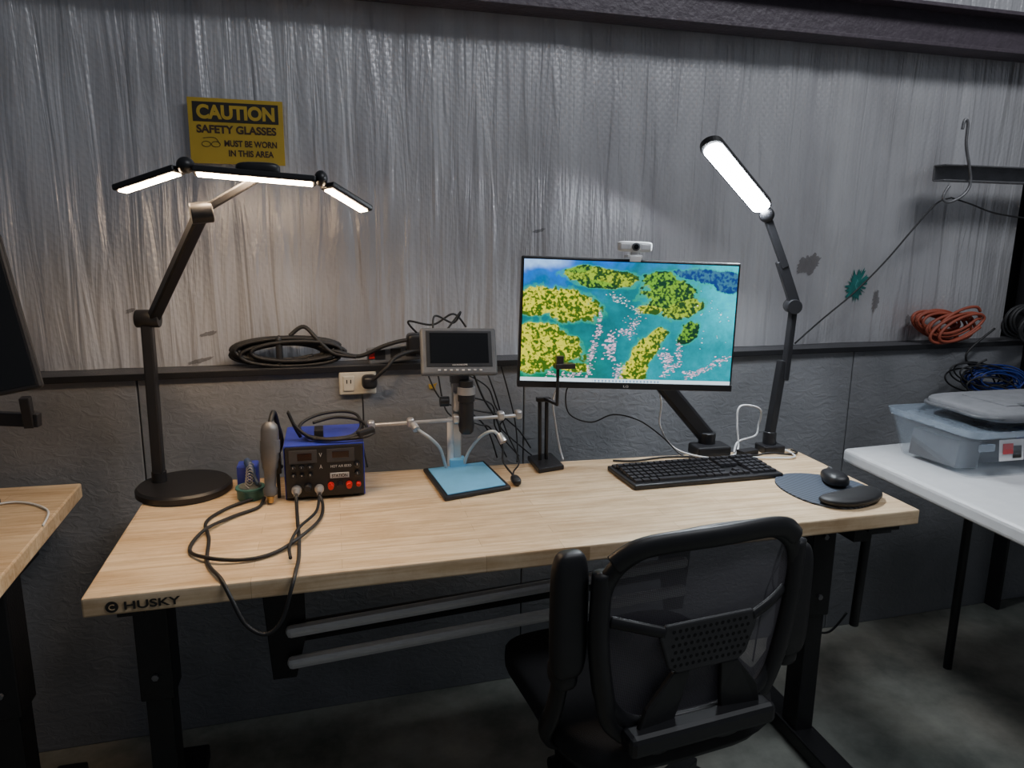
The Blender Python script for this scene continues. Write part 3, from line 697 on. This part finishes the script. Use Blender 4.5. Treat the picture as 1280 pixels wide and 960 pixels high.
rim=ss((dd-.90)*10)*ss(.4+n3)*ss(.4+LY*.5)*.65
isc=lerp(isc,A3(.50,.44,.30),rim*(H<.99))
C=lerp(C,isc,ss((1.0-dd)*14))
rs=np.random.RandomState(3)
def boats(pts,n,spr,sz,colr=(.85,.55,.74)):
    for k in range(n):
        t=rs.rand()*(len(pts)-1); i=int(t); t-=i
        bx=pts[i][0]*(1-t)+pts[i+1][0]*t+rs.randn()*spr; by=pts[i][1]*(1-t)+pts[i+1][1]*t+rs.randn()*spr*1.4
        w_=sz*(.4+rs.rand()*.6); h=sz*.9*(.4+rs.rand()*.6)
        mk=(np.abs(X-bx+(Yv-by)*.3)<w_)&(np.abs(Yv-by)<h)
        C[mk]=np.array(colr)*(.35+.75*rs.rand())
boats([(.36,.42),(.355,.6),(.33,.75),(.32,.95)],150,.008,.0055)
boats([(.41,.60),(.42,.78)],95,.015,.007); boats([(.45,.55),(.50,.60),(.52,.50)],70,.012,.005)
boats([(.40,.26),(.47,.32),(.55,.42)],80,.012,.0045,(.70,.70,.75)); boats([(.46,.85),(.46,.95)],40,.012,.006)
boats([(.66,.72),(.70,.80),(.68,.95)],90,.014,.006); boats([(.74,.66),(.75,.80),(.70,.92)],70,.010,.005)
boats([(.78,.93),(.88,.86),(.97,.76)],110,.012,.006); boats([(.12,.93),(.22,.95),(.30,.93)],60,.010,.005)
boats([(.84,.35),(.95,.45),(.9,.6)],26,.035,.004,(.9,.95,1)); boats([(.50,.45),(.56,.52)],26,.02,.004,(.8,.6,.6))
tb=Yv>.965; C[tb]=A3(.60,.75,.85)
ic=tb&(np.abs(X-.5)<.16)&((X*60%1)<.45)&(Yv>.974)&(Yv<.992); C[ic]=A3(.15,.25,.4)
vs=[(-SW/2+SW*i/nx,-.0008,zc+SH/2-SH*j/ny) for j in range(ny+1) for i in range(nx+1)]
fs=[(j*(nx+1)+i,(j+1)*(nx+1)+i,(j+1)*(nx+1)+i+1,j*(nx+1)+i+1) for j in range(ny) for i in range(nx)]
scr=g.add("screen",vs,fs,None)
ca=scr.data.color_attributes.new("pic",'FLOAT_COLOR','POINT')
buf=np.ones(((nx+1)*(ny+1),4),dtype=np.float32); buf[:,:3]=np.clip(C,0,1).reshape(-1,3); ca.data.foreach_set("color",buf.ravel())
m,nt,b=newmat("screen_picture")
at=N(nt,"ShaderNodeAttribute"); at.attribute_name="pic"
b.inputs["Base Color"].default_value=(.01,.01,.01,1); b.inputs["Roughness"].default_value=.35
nt.links.new(at.outputs["Color"],b.inputs["Emission Color"]); b.inputs["Emission Strength"].default_value=1.7
scr.data.materials.append(m)

g=G("webcam",(1.255,.49,.60),(0,math.radians(1.6),math.radians(-9.5)),local=True)
g.blob("body",(0,0,.020),(.046,.014,.014),WHT,.35,.35)
g.cyl("lens_ring",(0,-.012,.020),(0,-.018,.020),.011,GRY); g.cyl("lens",(0,-.018,.020),(0,-.0195,.020),.007,DSCR)
for x in(-.028,.028): g.box("light_%d"%(x*1000),(x,-.0142,.020),(.026,.002,.014),mat("led_diffuser",(.6,.62,.66),.3))
g.box("neck",(0,0,.0),(.02,.016,.016),WHT); g.box("clip",(0,.008,-.006),(.042,.04,.008),WHT,bevel=.002); g.box("clip_front",(0,-.016,-.012),(.03,.004,.016),WHT)

g=G("monitor_arm",(1.55,.6,0))
g.box("clamp_base",(1.555,.555,.016),(.11,.07,.032),BLK,bevel=.006)
g.box("clamp_jaw",(1.555,.585,-.03),(.06,.012,.09),BLK)
g.cyl("pivot",(1.555,.575,.03),(1.555,.575,.065),.026,BLK)
g.bar("lower_arm",(1.56,.58,.045),(1.38,.585,.245),.05,.032,BLK,up=(0,-1,0),bevel=.010)
g.blob("elbow",(1.38,.59,.26),(.03,.028,.03),BLK,.7,.7)
g.bar("upper_arm",(1.38,.595,.26),(1.275,.575,.39),.04,.025,BLK,up=(0,-1,0),bevel=.008)
g.box("head_plate",(1.270,.562,.40),(.10,.02,.10),BLK,rot=(0,0,-.16))

# keyboard
g=G("computer_keyboard",(1.425,.395,0),(0,0,math.radians(1.5)),local=True)
kw,kd=.445,.175
g.extr("case",[(-kw/2,-kd/2,.0),(kw/2,-kd/2,.0),(kw/2+.005,kd/2,.0),(-kw/2-.005,kd/2,.0)],(0,0,.014),BLK,bevel=.004)
g.box("case_back_rise",(0,kd/2-.02,.014),(kw-.01,.03,.010),BLK,bevel=.004)
vs=[];fs=[]
def key(cx,cy,w,h,z):
    b0=len(vs); t=.0016
    for (s_,zz) in((0,z),(t,z+.0075)):
        for (ax,ay) in((-1,-1),(1,-1),(1,1),(-1,1)): vs.append((cx+ax*(w/2-s_),cy+ay*(h/2-s_),zz))
    fs.extend([(b0+4,b0+5,b0+6,b0+7)]+[(b0+i,b0+(i+1)%4,b0+4+(i+1)%4,b0+4+i) for i in range(4)])
p=.0186; ky=.0215
for r_ in range(6):
    y=-kd/2+.024+r_*ky+(.006 if r_==5 else 0); z=.0135+.0012*r_
    if r_==0: row=[(1.25)]*3+[6.25]+[1.25]*4
    else: row=[1.0]*15
    x=-kw/2+.008
    for q_ in row:
        key(x+q_*p/2,y,q_*p-.002,ky-.003,z); x+=q_*p
    x=-kw/2+.008+15*p+.008
    for k in range(3):
        if r_ in(2,) or (r_==1 and k!=1): continue
        key(x+p/2+k*p,y,p-.002,ky-.003,z)
    x+=3*p+.008
    for k in range(4):
        key(x+p/2+k*p,y,p-.002,ky-.003,z)
KEYM=mat("keycaps",(.026,.026,.03),.4)
g.add("keys",vs,fs,KEYM)

g=G("mouse_pad",(1.70,.19,0))
pts=[]
for k in range(64):
    a=2*math.pi*k/64; rr=.118+.006*math.cos(3*a); pts.append((1.698+rr*math.cos(a)*1.0,.20+rr*math.sin(a)*1.12,0))
g.extr("pad",pts,(0,0,.005),PAD,bevel=.001)
g.blob("wrist_rest",(1.715,.105,.015),(.098,.040,.014),BLKR,.8,.75,rot=(0,0,.25),fn=lambda p:Vector((p.x,p.y+(p.x**2)*2.0,p.z)))
g=G("computer_mouse",(1.745,.25,.005))
g.blob("body",(1.748,.235,.020),(.031,.055,.021),BLK,.8,.85,rot=(0,0,-.3),fn=lambda p:Vector((p.x*(1-.15*(p.y/.055)),p.y,p.z*(1-.25*(p.y/.055)) if p.z>0 else p.z*.7)))
g.cyl("wheel",(1.752,.262,.034),(1.758,.264,.034),.007,GRY)
g.box("button_seam",(1.757,.27,.0365),(.001,.035,.002),INK,rot=(.12,0,-.3))

g=G("white_monitor_cable",(1.6,.6,.1))
g.tube("cable_a",[(1.40,.61,.21),(1.42,.62,.15),(1.42,.62,.08),(1.45,.575,.02),(1.52,.51,.006),(1.60,.51,.006),(1.655,.56,.01),(1.655,.575,.08),(1.66,.58,.135),(1.70,.58,.14),(1.74,.585,.12),(1.745,.60,.07),(1.73,.59,.04),(1.66,.57,.03),(1.63,.54,.006)],.003,WHT)
g.tube("cable_b",[(1.11,.62,.24),(1.08,.63,.18),(1.09,.63,.09),(1.10,.62,.03),(1.10,.585,.004)],.003,WHT)
g.tube("cable_c",[(1.62,.50,.006),(1.70,.47,.006),(1.78,.46,.006),(1.80,.50,.006),(1.80,.54,.006)],.003,WHT)
g=G("black_desk_cable",(1.5,.56,0))
g.tube("cable_a",[(1.15,.62,.25),(1.12,.63,.20),(1.13,.63,.13),(1.20,.63,.10),(1.27,.63,.12),(1.35,.62,.10),(1.42,.60,.05),(1.46,.555,.006),(1.49,.52,.006)],.0022,BLKR)
g.tube("cable_b",[(1.24,.545,.004),(1.30,.53,.004),(1.40,.545,.004),(1.49,.535,.004)],.003,BLKR)
g.tube("cable_c",[(1.64,.49,.012),(1.68,.50,.006),(1.72,.49,.014),(1.78,.49,.006),(1.82,.50,.006),(1.82,.53,.006)],.003,BLKR)
g.tube("cable_d",[(.92,.62,.28),(.95,.66,.20),(.97,.66,.12),(.975,.64,.05),(.96,.58,.006)],.0022,BLKR)
g.box("usb_hub",(1.66,.515,.012),(.06,.03,.018),BLK,rot=(0,0,.2))

g=G("floor_power_cable",(1.9,.65,-.6))
g.tube("cable",[(1.83,.60,-.10),(1.86,.66,-.25),(1.93,.68,-.35),(1.90,.68,-.5),(1.95,.68,-.62),(2.05,.66,-.70),(2.15,.68,-.74),(2.2,.66,-.66)],.004,BLKR)
g.tube("cable_b",[(1.80,.60,-.12),(1.90,.66,-.22),(1.97,.68,-.30),(1.94,.68,-.42),(1.88,.68,-.55),(1.85,.68,-.815)],.003,BLKR)

# ---------------------------------------------------------------- office chair
g=G("office_chair",(1.115,.03,-ZT),(0,0,math.radians(7)),local=True)
H=ZT+.018
def bk(x,z):
    return -.235-.02*((z-H+.1)/.25)+.45*x*x*1.2
def outline(s=1.0):
    pts=[]
    for k in range(40):
        a=2*math.pi*k/40; ca_,sa=math.cos(a),math.sin(a)
        e=.42
        x=math.copysign(abs(ca_)**e,ca_); z=math.copysign(abs(sa)**e,sa)
        zz=-.115+.205*z*s; hw=(.222 if z>-.2 else .222-.035*(-z-.2)/.8)
        xx=hw*x*s
        if z>0: zz-=.03*(x**2)*z
        pts.append((xx,bk(xx,H+zz),H+zz))
    return pts
g.tube("back_frame",outline(),.016,CHB,cyc=True,sub=3,n=12,flat=(.013,.019))
vs=[];fs=[]
O=[Vector(p) for p in outline(.985)]; cen=Vector((0,0,H-.115)); rings=8
for i in range(rings+1):
    t=i/rings
    for o in O:
        x=cen.x+(o.x-cen.x)*t; z=cen.z+(o.z-cen.z)*t; vs.append((x,bk(x,z),z))
K=len(O)
for i in range(rings):
    for k in range(K): fs.append((i*K+k,i*K+(k+1)%K,(i+1)*K+(k+1)%K,(i+1)*K+k))
g.add("back_mesh",vs,fs,MESH,smooth=True)
g.tube("top_rail",[(-.205,bk(.205,H+.045)-.004,H+.045),(-.15,bk(.15,H+.075)-.006,H+.078),(0,bk(0,H+.08)-.008,H+.086),(.15,bk(.15,H+.075)-.006,H+.078),(.205,bk(.205,H+.045)-.004,H+.045)],.02,CHB,n=12,flat=(.014,.022))
for s_ in(-1,1):
    g.tube("side_rail_%s"%("l" if s_<0 else "r"),[(s_*.222,bk(.222,H+.03),H+.03),(s_*.222,bk(.222,H-.1)-.005,H-.10),(s_*.205,bk(.2,H-.22)-.005,H-.22),(s_*.175,bk(.17,H-.31),H-.31),(s_*.09,-.22,H-.36),(0,-.16,H-.40)],.018,CHB,n=12,flat=(.015,.021))
LUM=mat("lumbar_plastic",(.03,.03,.033),.5)
y_=bk(0,H-.13)-.014
g.extr("lumbar_plate",[(-.10,y_+.006,H-.085),(.10,y_+.006,H-.085),(.112,y_+.006,H-.11),(.09,y_+.006,H-.175),(.07,y_+.006,H-.19),(-.07,y_+.006,H-.19),(-.09,y_+.006,H-.175),(-.112,y_+.006,H-.11)],(0,-.010,0),LUM,bevel=.004)
vs=[];fs=[]
for i in range(13):
    for j in range(6):
        cx=-.082+i*.0137+(j%2)*.006; cz=H-.10-j*.0145
        if abs(cx)>.10-.25*(H-.10-cz): continue
        b0=len(vs)
        for a in range(6): vs.append((cx+.0042*math.cos(a*1.047),y_-.0045,cz+.0042*math.sin(a*1.047)))
        fs.append(tuple(range(b0,b0+6)))
g.add("lumbar_holes",vs,fs,mat("hole_black",(.002,.002,.002),.9))
for s_ in(-1,1):
    g.tube("lumbar_arm_%d"%(s_+1),[(s_*.10,y_,H-.10),(s_*.15,y_+.01,H-.085),(s_*.20,bk(.2,H-.09),H-.075)],.010,CHB,n=8,flat=(.006,.012))
    g.extr("spine_wing_%d"%(s_+1),[(s_*.035,y_,H-.19),(s_*.075,y_,H-.19),(s_*.13,y_,H-.26),(s_*.15,y_+.01,H-.33),(s_*.06,y_+.02,H-.33),(s_*.045,y_+.01,H-.26)],(0,.012,0),CHB,bevel=.003)
g.box("lower_yoke",(0,-.24,H-.325),(.34,.05,.045),CHB,bevel=.012)
g.bar("spine_bracket",(0,-.24,H-.33),(0,-.05,H-.44),.09,.03,CHB)
H=ZT
g.blob("seat_cushion",(0,.035,H-.372),(.262,.255,.045),FAB,.45,.42,fn=lambda p:Vector((p.x,p.y,p.z+.012*(p.x/.26)**2-(.02*(p.y/.25)**2 if p.y>0 else 0))))
g.blob("seat_shell",(0,.03,H-.405),(.245,.235,.022),CHB,.5,.45)
for s_ in(-1,1):
    x=s_*.272; t="l" if s_<0 else "r"; dz=0 if s_<0 else -.06
    if s_>0: x=.258
    g.blob("arm_pad_"+t,(x,-.185,H-.045+dz),(.036,.022,.128),CHB,.45,.6)
    g.blob("arm_pivot_"+t,(x,-.165,H-.175+dz),(.026,.032,.032),CHB,.7,.7)
    g.bar("arm_inner_"+t,(x,-.165,H-.17+dz),(x,-.165,H-.03+dz),.035,.018,CHB,up=(0,1,0),bevel=.005)
    g.tube("arm_post_"+t,[(x,-.165,H-.165+dz),(x+s_*.004,-.14,H-.27),(x,-.09,H-.36),(x-s_*.05,-.06,H-.41),(s_*.12,-.04,H-.42)],.018,CHB,n=10,flat=(.024,.014))
g.box("tilt_mechanism",(0,0,H-.445),(.16,.2,.045),CHB,bevel=.01)
g.cyl("gas_lift",(0,0,H-.46),(0,0,.12),.025,CHB)
g.lathe("hub",(0,0,.14),(0,0,.07),[(0,.035),(.5,.05),(1,.045)],CHB)
for k in range(5):
    a=math.radians(90+72*k+10); dx,dy=math.cos(a),math.sin(a)
    g.bar("base_leg_%d"%k,(dx*.03,dy*.03,.105),(dx*.30,dy*.30,.075),.045,.028,CHB,bevel=.006)
    px,py=-dy,dx
    for s_ in(-1,1): g.cyl("wheel_%d_%d"%(k,s_+1),(dx*.30+px*s_*.008,dy*.30+py*s_*.008,.028),(dx*.30+px*s_*.026,dy*.30+py*s_*.026,.028),.028,BLKR)
    g.cyl("caster_stem_%d"%k,(dx*.30,dy*.30,.035),(dx*.30,dy*.30,.08),.008,SIL)

# ---------------------------------------------------------------- lights
wd=bpy.data.worlds.new("world"); sc.world=wd; wd.use_nodes=True
wd.node_tree.nodes["Background"].inputs[0].default_value=(.80,.87,1,1); wd.node_tree.nodes["Background"].inputs[1].default_value=.10
def area(name,loc,target,size,power,c):
    l=bpy.data.lights.new(name,'AREA'); l.size=size[0]; l.shape='RECTANGLE'; l.size_y=size[1]; l.energy=power; l.color=c
    o=bpy.data.objects.new(name,l); col.objects.link(o); o.location=loc
    o.rotation_euler=(Vector(target)-Vector(loc)).to_track_quat('-Z','Y').to_euler()
area("shop_ceiling_light",(2.5,-1.0,3.6),(1.8,.6,1.1),(2.0,.3),46,(.92,.95,1))
